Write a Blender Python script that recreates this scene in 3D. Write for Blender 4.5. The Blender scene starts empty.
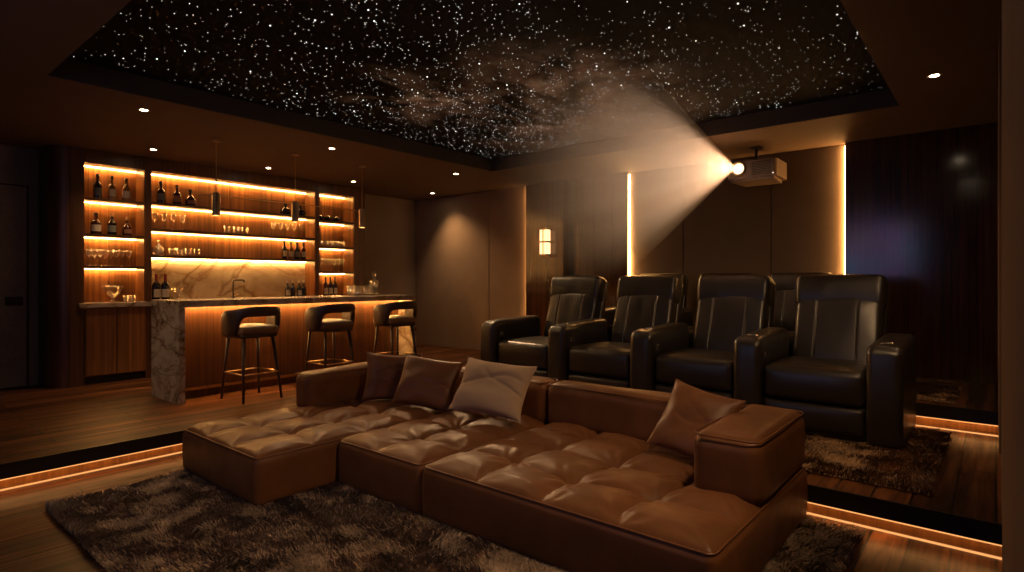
import bpy, bmesh, math, random
import numpy as np
from mathutils import Vector, Matrix
random.seed(7); rng = np.random.default_rng(7)
sc = bpy.context.scene
COL = sc.collection
PI = math.pi
# ---------------------------------------------------------------- camera model (world X runs along the bar, Y towards it)
FPX, CX, HZ, CAMH, YAW = 579.0, 512.0, 280.0, 1.5, math.radians(39.9)
CY_, SY_ = math.cos(YAW), math.sin(YAW)
def ray(u):
    t = (u-CX)/FPX
    return CY_+SY_*t, SY_-CY_*t
def x_on_y(u, Y):
    a, b = ray(u); return a*Y/b
def y_on_x(u, X):
    a, b = ray(u); return b*X/a
def on_z(u, v, z):
    d = FPX*(CAMH-z)/(v-HZ); a, b = ray(u); return (a*d, b*d)
# ---------------------------------------------------------------- levels
PZ = 0.217           # platform height
P2 = 0.434           # second tier
CZ = 3.10            # soffit
NOSE_Y, NOSE_X, NOSE2 = 5.31, 3.97, 6.10
BACK = 7.90; BARW = 9.00; LEFT = -2.0; NEAR = -1.6
# ---------------------------------------------------------------- materials
class NT:
    def __init__(s, name):
        s.m = bpy.data.materials.new(name); s.m.use_nodes = True
        s.t = s.m.node_tree; s.t.nodes.clear()
        s.out = s.n('ShaderNodeOutputMaterial')
    def n(s, typ, **kw):
        nd = s.t.nodes.new(typ)
        for k, v in kw.items():
            if k.startswith('i_'):
                key = k[2:]
                key = int(key) if key.isdigit() else key.replace('_', ' ')
                nd.inputs[key].default_value = v
            else: setattr(nd, k, v)
        return nd
    def l(s, a, b): s.t.links.new(a, b)
    def coords(s, scale=(1,1,1), kind='Object', rot=(0,0,0)):
        tc = s.n('ShaderNodeTexCoord'); mp = s.n('ShaderNodeMapping')
        mp.inputs['Scale'].default_value = scale; mp.inputs['Rotation'].default_value = rot
        s.l(tc.outputs[kind], mp.inputs['Vector']); return mp.outputs['Vector']
    def noise(s, vec, scale, detail=4, rough=.55, dist=0.0):
        nd = s.n('ShaderNodeTexNoise'); nd.inputs['Scale'].default_value = scale
        nd.inputs['Detail'].default_value = detail; nd.inputs['Roughness'].default_value = rough
        nd.inputs['Distortion'].default_value = dist
        s.l(vec, nd.inputs['Vector']); return nd.outputs['Fac']
    def ramp(s, fac, stops):
        r = s.n('ShaderNodeValToRGB'); e = r.color_ramp.elements
        while len(e) < len(stops): e.new(.5)
        for el, (p, c) in zip(e, stops): el.position = p; el.color = (*c, 1) if len(c) == 3 else c
        s.l(fac, r.inputs['Fac']); return r.outputs['Color']
    def mul(s, a, b, fac=1.0, mode='MULTIPLY'):
        m = s.n('ShaderNodeMixRGB', blend_type=mode); m.inputs['Fac'].default_value = fac
        s.l(a, m.inputs[1])
        if isinstance(b, tuple): m.inputs[2].default_value = (*b, 1)
        else: s.l(b, m.inputs[2])
        return m.outputs['Color']
    def math(s, op, a, b=None, clamp=False):
        m = s.n('ShaderNodeMath', operation=op); m.use_clamp = clamp
        for i, v in enumerate((a, b)):
            if v is None: continue
            if isinstance(v, (int, float)): m.inputs[i].default_value = v
            else: s.l(v, m.inputs[i])
        return m.outputs[0]
    def bsdf(s, color=None, rough=.5, metal=0, spec=.5, coat=0, coat_r=.1, bump=None, bump_s=.2, bump_d=.01, **kw):
        b = s.n('ShaderNodeBsdfPrincipled')
        if isinstance(color, tuple): b.inputs['Base Color'].default_value = (*color, 1)
        elif color is not None: s.l(color, b.inputs['Base Color'])
        if isinstance(rough, (int, float)): b.inputs['Roughness'].default_value = rough
        else: s.l(rough, b.inputs['Roughness'])
        b.inputs['Metallic'].default_value = metal
        b.inputs['Specular IOR Level'].default_value = spec
        b.inputs['Coat Weight'].default_value = coat; b.inputs['Coat Roughness'].default_value = coat_r
        for k, v in kw.items(): b.inputs[k.replace('_', ' ')].default_value = v
        if bump is not None:
            bp = s.n('ShaderNodeBump'); bp.inputs['Strength'].default_value = bump_s; bp.inputs['Distance'].default_value = bump_d
            s.l(bump, bp.inputs['Height']); s.l(bp.outputs['Normal'], b.inputs['Normal'])
        s.l(b.outputs[0], s.out.inputs['Surface']); return b

def simple(name, col, rough=.5, metal=0, var=.18, scale=14, **kw):
    t = NT(name); v = t.coords()
    n = t.noise(v, scale)
    c = t.ramp(n, [(.25, tuple(x*(1-var) for x in col)), (.75, tuple(min(1, x*(1+var)) for x in col))])
    t.bsdf(c, rough, metal, **kw); return t.m
def emit(name, col, strength, sample=True):
    t = NT(name); e = t.n('ShaderNodeEmission'); e.inputs[0].default_value = (*col, 1); e.inputs[1].default_value = strength
    t.l(e.outputs[0], t.out.inputs['Surface'])
    if not sample: t.m.cycles.emission_sampling = 'NONE'
    return t.m
def wood_panel(name, dark, light, axis='x', rough=.3, board=.28, spec=.5, coat=.0):
    """vertical-grain walnut cladding; boards side by side along the axis"""
    t = NT(name)
    tc = t.n('ShaderNodeTexCoord'); sp = t.n('ShaderNodeSeparateXYZ'); t.l(tc.outputs['Object'], sp.inputs[0])
    a = t.math('ADD', sp.outputs[0], sp.outputs[1])
    q = t.math('MULTIPLY', a, 1/board); fl = t.math('FLOOR', q)
    wn = t.n('ShaderNodeTexWhiteNoise', noise_dimensions='1D'); t.l(fl, wn.inputs['W'])
    cmb = t.n('ShaderNodeCombineXYZ'); t.l(t.math('MULTIPLY', a, 22.0), cmb.inputs[0])
    t.l(t.math('ADD', t.math('MULTIPLY', sp.outputs[2], .55), t.math('MULTIPLY', wn.outputs['Value'], 40.)), cmb.inputs[2])
    g = t.noise(cmb.outputs[0], 1.0, 6, .6, .4)
    cmb2 = t.n('ShaderNodeCombineXYZ'); t.l(t.math('MULTIPLY', a, 90.0), cmb2.inputs[0]); t.l(t.math('MULTIPLY', sp.outputs[2], 2.), cmb2.inputs[2])
    g2 = t.noise(cmb2.outputs[0], 1.0, 3, .5)
    c = t.ramp(g, [(.28, dark), (.52, tuple((x+y)/2 for x, y in zip(dark, light))), (.74, light)])
    c = t.mul(c, t.ramp(wn.outputs['Value'], [(0, (.62,.62,.62)), (1, (1.1,1.06,1.0))]))
    c = t.mul(c, t.ramp(g2, [(.3, (.72,.7,.68)), (.7, (1,1,1))]))
    fr = t.math('FRACT', q); edge = t.math('LESS_THAN', fr, .012/board*.4)
    c2 = t.n('ShaderNodeMixRGB'); t.l(edge, c2.inputs[0]); t.l(c, c2.inputs[1]); c2.inputs[2].default_value = (*[x*.25 for x in dark], 1)
    t.bsdf(c2.outputs[0], rough, 0, spec, coat, .12, bump=g2, bump_s=.05, bump_d=.004); return t.m
def wood_floor(name, dark, light, rough=.42):
    t = NT(name); v = t.coords()
    br = t.n('ShaderNodeTexBrick'); t.l(v, br.inputs['Vector'])
    br.inputs['Color1'].default_value = (.34,.32,.30,1); br.inputs['Color2'].default_value = (1,1,1,1); br.inputs['Mortar'].default_value = (.03,.03,.03,1)
    br.inputs['Scale'].default_value = 1.0; br.inputs['Mortar Size'].default_value = .007; br.inputs['Mortar Smooth'].default_value = .2
    br.inputs['Bias'].default_value = 0; br.inputs['Brick Width'].default_value = 1.9; br.inputs['Row Height'].default_value = .19
    br.offset = .37; br.offset_frequency = 2
    g = t.noise(t.coords((1.6, 24, 1)), 1.0, 6, .62, .6)
    g2 = t.noise(t.coords((.45, 7, 1)), 1.4, 4, .6)
    c = t.ramp(g, [(.25, dark), (.5, tuple((x*.55+y*.45) for x, y in zip(dark, light))), (.75, light)])
    c = t.mul(c, br.outputs['Color'])
    c = t.mul(c, t.ramp(g2, [(.36, (.26,.23,.21)), (.62, (1.3,1.22,1.15))]))
    rr = t.ramp(g, [(.3, (rough*1.25,)*3), (.7, (rough*.85,)*3)])
    t.bsdf(c, rr, 0, .16, bump=g, bump_s=.2, bump_d=.006); return t.m
def marble(name, base, vein, deep, scale=1.3, rough=.16):
    t = NT(name); v = t.coords((1, 1, 1.35), rot=(.5, .3, .6))
    w = t.noise(v, scale, 5, .6, 1.4)
    a = t.math('ABSOLUTE', t.math('SUBTRACT', w, .5))
    c = t.ramp(a, [(0.0, deep), (.018, vein), (.06, tuple((x+y)/2 for x, y in zip(base, vein))), (.16, base)])
    n2 = t.noise(v, scale*3.1, 4, .6, .8)
    c = t.mul(c, t.ramp(n2, [(.3, (.74,.70,.64)), (.6, (1,1,1))]))
    w3 = t.noise(v, scale*.5, 3, .5, 2.2); a3 = t.math('ABSOLUTE', t.math('SUBTRACT', w3, .48))
    c = t.mul(c, t.ramp(a3, [(0, (.45,.36,.28)), (.02, (.75,.68,.6)), (.05, (1,1,1))]))
    t.bsdf(c, rough, 0, .5); return t.m
def leather(name, col, rough=.38, grain=260, var=.22, spec=.5):
    t = NT(name); v = t.coords()
    n = t.noise(v, 3.5, 4, .6); f = t.n('ShaderNodeTexVoronoi', feature='DISTANCE_TO_EDGE'); f.inputs['Scale'].default_value = grain; t.l(v, f.inputs['Vector'])
    c = t.ramp(n, [(.3, tuple(x*(1-var) for x in col)), (.7, tuple(x*(1+var) for x in col))])
    rr = t.ramp(t.noise(v, 9, 3), [(.3, (rough*.85,)*3), (.7, (rough*1.2,)*3)])
    t.bsdf(c, rr, 0, spec, bump=f.outputs['Distance'], bump_s=.18, bump_d=.002); return t.m
def fabric(name, col, rough=.9, scale=420, var=.14):
    t = NT(name); v = t.coords()
    n = t.noise(v, scale, 2, .6); n2 = t.noise(v, 2.2, 3)
    c = t.ramp(n, [(.3, tuple(x*(1-var) for x in col)), (.7, tuple(x*(1+var) for x in col))])
    c = t.mul(c, t.ramp(n2, [(.3, (.88,.88,.88)), (.7, (1.05,1.05,1.05))]))
    t.bsdf(c, rough, 0, .25, bump=n, bump_s=.2, bump_d=.002); return t.m
def clear_glass(name, tint=(1,1,1), gloss=.24):
    t = NT(name); lw = t.n('ShaderNodeLayerWeight'); lw.inputs[0].default_value = .35
    tr = t.n('ShaderNodeBsdfTransparent'); tr.inputs[0].default_value = (*tint, 1)
    gl = t.n('ShaderNodeBsdfGlossy'); gl.inputs['Roughness'].default_value = .06; gl.inputs[0].default_value = (1,.97,.92,1)
    mx = t.n('ShaderNodeMixShader'); f = t.math('ADD', t.math('MULTIPLY', lw.outputs['Facing'], .6), gloss*.3, True)
    n = t.noise(t.coords(), 30, 2); f = t.math('MULTIPLY', f, t.math('ADD', n, .5), True)
    t.l(f, mx.inputs[0]); t.l(tr.outputs[0], mx.inputs[1]); t.l(gl.outputs[0], mx.inputs[2]); t.l(mx.outputs[0], t.out.inputs['Surface']); return t.m

WARM = (1.0, .49, .135); WARM2 = (1.0, .62, .30)
M = {}
M['floor'] = wood_floor('dark_oak_floor', (.055,.020,.008), (.26,.112,.044))
M['deck'] = wood_floor('walnut_deck', (.065,.022,.008), (.29,.118,.044), .40)
M['nose'] = simple('dark_nosing', (.012,.008,.006), .4)
M['riser'] = wood_panel('riser_wood', (.10,.045,.018), (.24,.12,.05), board=3)
M['walnut'] = wood_panel('walnut_cladding', (.050,.017,.007), (.20,.076,.028), rough=.17, board=.31)
M['walnut_dark'] = wood_panel('dark_walnut_cladding', (.045,.018,.009), (.13,.054,.026), rough=.13, board=.30, spec=.8)
M['cab'] = wood_panel('cabinet_walnut', (.13,.046,.014), (.43,.185,.064), rough=.34, board=.22)
M['cabdark'] = wood_panel('cabinet_frame_walnut', (.07,.027,.012), (.23,.092,.038), rough=.38, board=.4)
M['shelfwood'] = wood_panel('shelf_walnut', (.05,.02,.008), (.13,.055,.02), rough=.35, board=.5)
M['marble'] = marble('gold_marble', (.74,.64,.50), (.58,.45,.31), (.42,.29,.18), .9)
M['marble2'] = marble('brown_veined_marble', (.58,.475,.375), (.42,.33,.25), (.22,.155,.11), 1.5)
M['soffit'] = simple('painted_soffit', (.15,.098,.062), .75, var=.06, scale=3)
M['soffit_dark'] = simple('dark_recess_paint', (.05,.038,.031), .7, var=.08)
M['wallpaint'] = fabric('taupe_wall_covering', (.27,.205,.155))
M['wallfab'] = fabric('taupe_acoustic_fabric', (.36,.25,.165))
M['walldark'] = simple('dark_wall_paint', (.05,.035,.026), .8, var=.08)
M['fabricpanel'] = fabric('brown_acoustic_fabric', (.125,.094,.071))
M['sidefab'] = fabric('brown_side_fabric', (.15,.09,.055))
M['door'] = fabric('grey_brown_door_laminate', (.26,.20,.145), .6, 60)
M['leather'] = leather('cognac_leather', (.155,.065,.0265), .42, spec=.22)
M['leather_pillow'] = leather('brown_pillow_leather', (.165,.068,.029), .42, spec=.3)
M['black'] = leather('black_leather', (.018,.0132,.0105), .33, 200, spec=.65)
M['blackmat'] = simple('black_plastic', (.012,.011,.011), .4)
M['linen'] = fabric('beige_linen', (.46,.33,.225), .95, 300)
M['stoolleather'] = leather('dark_brown_stool_leather', (.055,.030,.018), .42)
M['stoolseat'] = leather('tan_stool_seat_leather', (.22,.135,.07), .42)
M['stoolleg'] = simple('dark_wood_leg', (.035,.017,.009), .35)
M['brass'] = simple('aged_brass', (.60,.42,.22), .28, 1.0)
M['bronze'] = simple('smoked_bronze', (.42,.29,.17), .32, 1.0)
M['chrome'] = simple('brushed_steel', (.62,.60,.57), .25, 1.0, var=.05)
M['gunmetal'] = simple('dark_gunmetal', (.06,.05,.045), .35, 1.0)
M['glass'] = clear_glass('clear_glass', gloss=.12)
M['crystal'] = clear_glass('cut_crystal', (.97,.95,.92), .35)
M['wine'] = simple('black_wine_bottle_glass', (.012,.008,.006), .12, spec=.6)
M['amber'] = simple('amber_whisky', (.050,.011,.003), .10, spec=.6)
M['honey'] = simple('honey_spirit', (.22,.09,.02), .10, spec=.6)
M['bluebottle'] = simple('dark_blue_glass', (.015,.025,.045), .12, spec=.6)
M['label'] = simple('cream_paper_label', (.55,.47,.36), .7, var=.25, scale=60)
M['labeldark'] = simple('grey_paper_label', (.15,.15,.13), .7, var=.2, scale=60)
M['labelred'] = simple('rose_paper_label', (.24,.11,.07), .7, var=.2, scale=60)
M['cap'] = simple('black_bottle_cap', (.012,.01,.01), .35)
M['capred'] = simple('red_foil_capsule', (.22,.015,.012), .35)
M['capwhite'] = simple('white_stopper', (.65,.58,.48), .5)
M['projbody'] = simple('champagne_projector_shell', (.17,.13,.10), .35, .2)
M['projdark'] = simple('projector_grille', (.02,.018,.018), .5)
M['led'] = emit('warm_led_strip', WARM, 46)
M['ledbar'] = emit('bar_led_strip', WARM, 62)
M['ledstep'] = emit('step_led_strip', (1.0,.42,.12), 14)
M['ledline'] = emit('step_led_line', (1.0,.42,.13), .62)
M['ledpanel'] = emit('panel_edge_led', (1.0,.46,.13), 52)
M['lamp'] = emit('downlight_bulb', (1.0,.78,.5), 30)
M['pendlamp'] = emit('pendant_bulb', (1.0,.66,.32), 14)
M['lens'] = emit('projector_lens_light', (1.0,.74,.46), 1.6, False)
M['sconce'] = emit('sconce_glow', (1.0,.58,.24), 1.5)
M['star'] = emit('star_point', (1.0,.90,.78), 1.6, False)
M['starbig'] = emit('large_star_point', (1.0,.95,.88), 2., False)
M['switchlight'] = emit('switch_glow', (1.0,.8,.55), .9, False)
# ---------------------------------------------------------------- object helpers
def link(o, parent=None):
    COL.objects.link(o)
    if parent is not None: o.parent = parent
    return o
def mesh_obj(name, verts, faces, mat, parent=None, smooth=False):
    me = bpy.data.meshes.new(name); me.from_pydata([tuple(v) for v in verts], [], faces); me.update()
    if smooth: me.polygons.foreach_set('use_smooth', [True]*len(me.polygons))
    me.materials.append(mat); return link(bpy.data.objects.new(name, me), parent)
class G:
    """collects geometry for one mesh object"""
    def __init__(s): s.bm = bmesh.new()
    def box(s, x0, x1, y0, y1, z0, z1, bev=0, seg=2, mat=None):
        r = bmesh.ops.create_cube(s.bm, size=1.0)
        vs = r['verts']
        for v in vs: v.co = Vector(((x0+x1)/2+v.co.x*(x1-x0), (y0+y1)/2+v.co.y*(y1-y0), (z0+z1)/2+v.co.z*(z1-z0)))
        if mat is not None: bmesh.ops.transform(s.bm, matrix=mat, verts=vs)
        if bev:
            es = list({e for v in vs for e in v.link_edges})
            bmesh.ops.bevel(s.bm, geom=es, offset=bev, segments=seg, profile=.5, affect='EDGES')
        return s
    def cyl(s, p0, p1, r0, r1=None, n=16, cap=True):
        r1 = r0 if r1 is None else r1
        p0, p1 = Vector(p0), Vector(p1); d = p1-p0; L = d.length
        q = Vector((0,0,1)).rotation_difference(d).to_matrix().to_4x4()
        bmesh.ops.create_cone(s.bm, cap_ends=cap, segments=n, radius1=r0, radius2=r1, depth=L, matrix=Matrix.Translation((p0+p1)/2) @ q)
        return s
    def lathe(s, prof, n=20, c=(0,0,0), closed=False):
        rings = []
        for (r, z) in prof:
            if r < 1e-5: rings.append([s.bm.verts.new((c[0], c[1], c[2]+z))])
            else: rings.append([s.bm.verts.new((c[0]+r*math.cos(2*PI*k/n), c[1]+r*math.sin(2*PI*k/n), c[2]+z)) for k in range(n)])
        for a, b in zip(rings, rings[1:]):
            for k in range(n):
                k2 = (k+1) % n
                if len(a) == 1 and len(b) == 1: continue
                if len(a) == 1: s.bm.faces.new((a[0], b[k2], b[k]))
                elif len(b) == 1: s.bm.faces.new((a[k], a[k2], b[0]))
                else: s.bm.faces.new((a[k], a[k2], b[k2], b[k]))
        return s
    def tube(s, pts, r, n=8, closed=False):
        pts = [Vector(p) for p in pts]; rings = []; N = len(pts)
        for i, p in enumerate(pts):
            if closed: t = pts[(i+1) % N]-pts[i-1]
            else: t = pts[min(i+1, N-1)]-pts[max(i-1, 0)]
            t.normalize(); up = Vector((0,0,1)) if abs(t.z) < .9 else Vector((1,0,0))
            a = t.cross(up).normalized(); b = t.cross(a)
            rr = r[i] if isinstance(r, (list, tuple)) else r
            rings.append([s.bm.verts.new(p+(a*math.cos(2*PI*k/n)+b*math.sin(2*PI*k/n))*rr) for k in range(n)])
        pairs = list(zip(rings, rings[1:])) + ([(rings[-1], rings[0])] if closed else [])
        for a, b in pairs:
            for k in range(n): s.bm.faces.new((a[k], a[(k+1) % n], b[(k+1) % n], b[k]))
        if not closed:
            s.bm.faces.new(rings[0][::-1]); s.bm.faces.new(rings[-1])
        return s
    def prism(s, poly, z0, z1):
        a = [s.bm.verts.new((x, y, z0)) for x, y in poly]; b = [s.bm.verts.new((x, y, z1)) for x, y in poly]
        n = len(poly)
        for k in range(n): s.bm.faces.new((a[k], a[(k+1) % n], b[(k+1) % n], b[k]))
        s.bm.faces.new(a[::-1]); s.bm.faces.new(b); return s
    def mesh(s, name, mat, smooth=False, angle=None):
        bmesh.ops.recalc_face_normals(s.bm, faces=s.bm.faces)
        me = bpy.data.meshes.new(name); s.bm.to_mesh(me); s.bm.free(); me.materials.append(mat)
        if smooth or angle:
            me.polygons.foreach_set('use_smooth', [True]*len(me.polygons))
            if angle: me.set_sharp_from_angle(angle=math.radians(angle))
        return me
    def build(s, name, mat, parent=None, smooth=False, angle=None):
        return link(bpy.data.objects.new(name, s.mesh(name, mat, smooth, angle)), parent)
def tag(o, label, cat, group=None):
    o['label'] = label; o['category'] = cat
    if group: o['group'] = group
    return o
def struct(o): o['kind'] = 'structure'; return o
def thing(name, label, cat, loc=(0,0,0), rz=0, group=None):
    o = bpy.data.objects.new(name, None); o.empty_display_size = .1; COL.objects.link(o)
    o.location = loc; o.rotation_euler = (0, 0, rz); return tag(o, label, cat, group)
def dup(root, loc, rz=None, label=None, group=None, scale=None):
    r = root.copy(); COL.objects.link(r); r.location = loc
    if rz is not None: r.rotation_euler = (0, 0, rz)
    if label: r['label'] = label
    if group: r['group'] = group
    if scale: r.scale = scale
    for ch in list(root.children):
        c = ch.copy(); COL.objects.link(c); c.parent = r
        for g in list(ch.children):
            d = g.copy(); COL.objects.link(d); d.parent = c
    return r
def grid_box(hx, hy, hz, r, nx, ny, nz, fn=None):
    """rounded box made of a dense grid; fn(points, normals) -> points shapes it. Returns verts, faces"""
    pts = {}; V = []; F = []
    def axis(h, n):
        k = 4
        e = [h-r+r*math.sin(PI/2*i/k) if False else h-r+r*i/k for i in range(1, k+1)]
        inner = list(np.linspace(-(h-r), h-r, n+1))
        return [-x for x in e[::-1]] + inner + e
    ax, ay, az = axis(hx, nx), axis(hy, ny), axis(hz, nz)
    def vid(i, j, k):
        key = (i, j, k)
        if key not in pts: pts[key] = len(V); V.append((ax[i], ay[j], az[k]))
        return pts[key]
    I, J, K = len(ax)-1, len(ay)-1, len(az)-1
    for i in range(I):
        for j in range(J):
            F.append((vid(i,j,0), vid(i,j+1,0), vid(i+1,j+1,0), vid(i+1,j,0)))
            F.append((vid(i,j,K), vid(i+1,j,K), vid(i+1,j+1,K), vid(i,j+1,K)))
    for i in range(I):
        for k in range(K):
            F.append((vid(i,0,k), vid(i+1,0,k), vid(i+1,0,k+1), vid(i,0,k+1)))
            F.append((vid(i,J,k), vid(i,J,k+1), vid(i+1,J,k+1), vid(i+1,J,k)))
    for j in range(J):
        for k in range(K):
            F.append((vid(0,j,k), vid(0,j,k+1), vid(0,j+1,k+1), vid(0,j+1,k)))
            F.append((vid(I,j,k), vid(I,j+1,k), vid(I,j+1,k+1), vid(I,j,k+1)))
    P = np.array(V); Q = np.clip(P, [-(hx-r), -(hy-r), -(hz-r)], [hx-r, hy-r, hz-r])
    D = P-Q; L = np.linalg.norm(D, axis=1, keepdims=True); N = D/np.maximum(L, 1e-9)
    P = Q+N*r
    if fn is not None: P = fn(P, N)
    return P, F
def gbox(name, c, h, r, n, mat, parent=None, fn=None, rot=None):
    P, F = grid_box(*h, r, *n, fn)
    if rot is not None: P = P @ np.array(rot).T
    P = P+np.array(c)
    return mesh_obj(name, P, F, mat, parent, True)
def roty(a): return np.array(Matrix.Rotation(a, 3, 'Y'))
# smooth value noise for wrinkles
def vnoise(x, y, seed=0):
    def h(i, j):
        s = np.sin(i*127.1+j*311.7+seed*74.7)*43758.5453; return s-np.floor(s)
    i, j = np.floor(x), np.floor(y); fx, fy = x-i, y-j
    fx, fy = fx*fx*(3-2*fx), fy*fy*(3-2*fy)
    return (h(i,j)*(1-fx)+h(i+1,j)*fx)*(1-fy)+(h(i,j+1)*(1-fx)+h(i+1,j+1)*fx)*fy
# ================================================================ SETTING
WX0, WX1 = .60, BACK
struct(G().box(LEFT, NOSE_X+.2, NEAR, NOSE_Y+.25, -.12, 0).build('floor', M['floor']))
# platforms: thick deck with overhanging nosing above a recessed riser
fb = struct(G().box(LEFT, BACK, NOSE_Y+.02, BARW, .12, PZ).box(NOSE_X+.02, BACK, -.06, NOSE_Y+.02, .12, PZ).build('floor_platform', M['deck']))
struct(G().box(LEFT, NOSE_X, NOSE_Y, NOSE_Y+.02, .112, PZ+.001).build('trim_nosing_bar_step', M['nose']))
struct(G().box(NOSE_X, NOSE_X+.02, -.06, NOSE_Y+.02, .112, PZ+.001).build('trim_nosing_seating_step', M['nose']))
struct(G().box(LEFT, NOSE_X+.12, NOSE_Y+.12, NOSE_Y+.2, 0, .12).build('trim_riser_bar_step', M['riser']))
struct(G().box(NOSE_X+.10, NOSE_X+.18, -.06, NOSE_Y+.12, 0, .12).build('trim_riser_seating_step', M['riser']))
struct(G().box(NOSE2+.02, BACK, -.06, 5.3, .33, P2).build('floor_upper_platform', M['deck']))
struct(G().box(NOSE2, NOSE2+.02, -.06, 5.3, .325, P2+.001).build('trim_nosing_upper_step', M['nose']))
struct(G().box(NOSE2+.09, NOSE2+.15, -.06, 5.3, PZ, .33).build('trim_riser_upper_step', M['riser']))
struct(G().box(LEFT+.02, NOSE_X+.08, NOSE_Y+.04, NOSE_Y+.055, .108, .1185).build('trim_light_strip_bar_step', M['ledstep']))
struct(G().box(NOSE_X+.04, NOSE_X+.055, -.04, NOSE_Y+.03, .108, .1185).build('trim_light_strip_seating_step', M['ledstep']))
struct(G().box(NOSE2+.035, NOSE2+.05, -.04, 5.2, .319, .3295).build('trim_light_strip_upper_step', M['ledstep']))
struct(G().box(LEFT+.02, NOSE_X+.08, NOSE_Y+.108, NOSE_Y+.119, .001, .011).box(LEFT+.02, NOSE_X+.01, NOSE_Y+.002, NOSE_Y+.014, .103, .1115).build('trim_light_line_bar_step', M['ledline']))
struct(G().box(NOSE_X+.088, NOSE_X+.099, -.04, NOSE_Y+.08, .001, .011).box(NOSE_X+.002, NOSE_X+.014, -.04, NOSE_Y+.01, .103, .1115).build('trim_light_line_seating_step', M['ledline']))
struct(G().box(NOSE2+.078, NOSE2+.089, -.04, 5.2, PZ+.001, PZ+.011).box(NOSE2+.002, NOSE2+.014, -.04, 5.2, .316, .3245).build('trim_light_line_upper_step', M['ledline']))
# walls
struct(G().box(BACK, BACK+.12, -.2, BARW+.12, 0, 3.5).build('wall_back', M['wallfab']))
struct(G().box(LEFT-.12, BACK, BARW, BARW+.12, 0, 3.5).build('wall_bar', M['wallpaint']))
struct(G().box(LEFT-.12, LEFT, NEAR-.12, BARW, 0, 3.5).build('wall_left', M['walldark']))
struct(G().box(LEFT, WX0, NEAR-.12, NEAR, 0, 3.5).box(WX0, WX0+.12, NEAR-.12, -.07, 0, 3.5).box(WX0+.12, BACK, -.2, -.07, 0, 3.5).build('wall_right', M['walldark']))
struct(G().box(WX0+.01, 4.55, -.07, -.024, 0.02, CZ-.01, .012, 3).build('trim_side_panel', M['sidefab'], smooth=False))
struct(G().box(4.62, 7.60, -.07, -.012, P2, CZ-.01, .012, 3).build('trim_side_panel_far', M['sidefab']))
# ceiling: soffit ring, tray sides, slab
RX0, RX1, RY0, RY1, RZ = 1.14, 6.36, .68, 5.70, 3.27
struct(G().box(LEFT, BACK, RY1, BARW, CZ, CZ+.1).box(LEFT, RX0, NEAR, RY1, CZ, CZ+.1).box(RX1, BACK, -.2, RY1, CZ, CZ+.1).box(RX0, RX1, NEAR, RY0, CZ, CZ+.1).build('ceiling', M['soffit']))
e_ = .008
struct(G().box(RX0, RX1, RY1-e_, RY1+.03, CZ+.003, RZ+.05).box(RX0, RX1, RY0-.03, RY0+e_, CZ+.003, RZ+.05).box(RX0-.03, RX0+e_, RY0-.03, RY1+.03, CZ+.003, RZ+.05).box(RX1-e_, RX1+.03, RY0-.03, RY1+.03, CZ+.003, RZ+.05).build('trim_ceiling_tray', M['soffit_dark']))
struct(G().box(LEFT, BACK, NEAR, BARW, RZ+.05, RZ+.15).build('ceiling_slab', M['soffit_dark']))
# star ceiling; cloudy projector light is painted into the panel's emission
t = NT('star_panel_painted_glow'); v = t.coords()
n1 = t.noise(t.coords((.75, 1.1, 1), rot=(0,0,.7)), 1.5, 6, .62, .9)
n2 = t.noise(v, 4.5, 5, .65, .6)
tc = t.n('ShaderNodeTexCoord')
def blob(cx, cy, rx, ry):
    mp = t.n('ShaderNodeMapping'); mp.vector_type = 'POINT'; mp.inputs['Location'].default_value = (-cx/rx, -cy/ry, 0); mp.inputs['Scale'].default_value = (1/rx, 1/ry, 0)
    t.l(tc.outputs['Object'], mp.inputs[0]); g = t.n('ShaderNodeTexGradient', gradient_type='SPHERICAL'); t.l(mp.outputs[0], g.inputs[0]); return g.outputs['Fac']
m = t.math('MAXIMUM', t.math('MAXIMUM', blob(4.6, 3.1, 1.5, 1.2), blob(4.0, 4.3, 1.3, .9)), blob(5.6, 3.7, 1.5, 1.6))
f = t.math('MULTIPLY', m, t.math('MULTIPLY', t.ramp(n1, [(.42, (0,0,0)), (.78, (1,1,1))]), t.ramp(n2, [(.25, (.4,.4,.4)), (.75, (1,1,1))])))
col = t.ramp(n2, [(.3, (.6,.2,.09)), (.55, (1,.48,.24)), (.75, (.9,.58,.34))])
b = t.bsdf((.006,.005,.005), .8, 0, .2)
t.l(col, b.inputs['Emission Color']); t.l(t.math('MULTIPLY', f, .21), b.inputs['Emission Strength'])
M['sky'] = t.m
sky = tag(G().box(RX0+.01, RX1-.01, RY0+.01, RY1-.01, RZ, RZ+.045).build('star_ceiling', M['sky']), 'black star ceiling panel with pinpoint lights and painted-in brown projector glow inside the ceiling tray', 'star ceiling')
def star_pts(n):
    P = []
    while len(P) < n:
        x, y = random.uniform(RX0+.05, RX1-.05), random.uniform(RY0+.05, RY1-.05)
        w = .30 + .75*math.exp(-((x-5.0)/1.5)**2-((y-3.9)/1.5)**2) + .3*math.exp(-((x-2.6)/1.)**2-((y-2.7)/1.2)**2)
        w *= .7+.6*float(vnoise(np.array(x*2.6), np.array(y*2.6), 3))
        if random.random() < w: P.append((x, y))
    return P
V, F = [], []
for (x, y) in star_pts(3900):
    r = random.choice((.0013, .0016, .0020, .0030)) * (.7+.1*math.hypot(x, y))
    b0 = len(V)
    for k in range(6): V.append((x+r*math.cos(k*PI/3), y+r*math.sin(k*PI/3), RZ-.0005))
    V.append((x, y, RZ-.0005-r*.5))
    for k in range(6): F.append((b0+k, b0+6, b0+(k+1) % 6))
so = mesh_obj('star_point', V, F, M['star'], sky); so['kind'] = 'stuff'
bg = G().lathe([(0, -.005), (.006, -.004), (.0088, 0), (.0088, .0008)], 10).mesh('star_light', M['starbig'], True)
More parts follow.
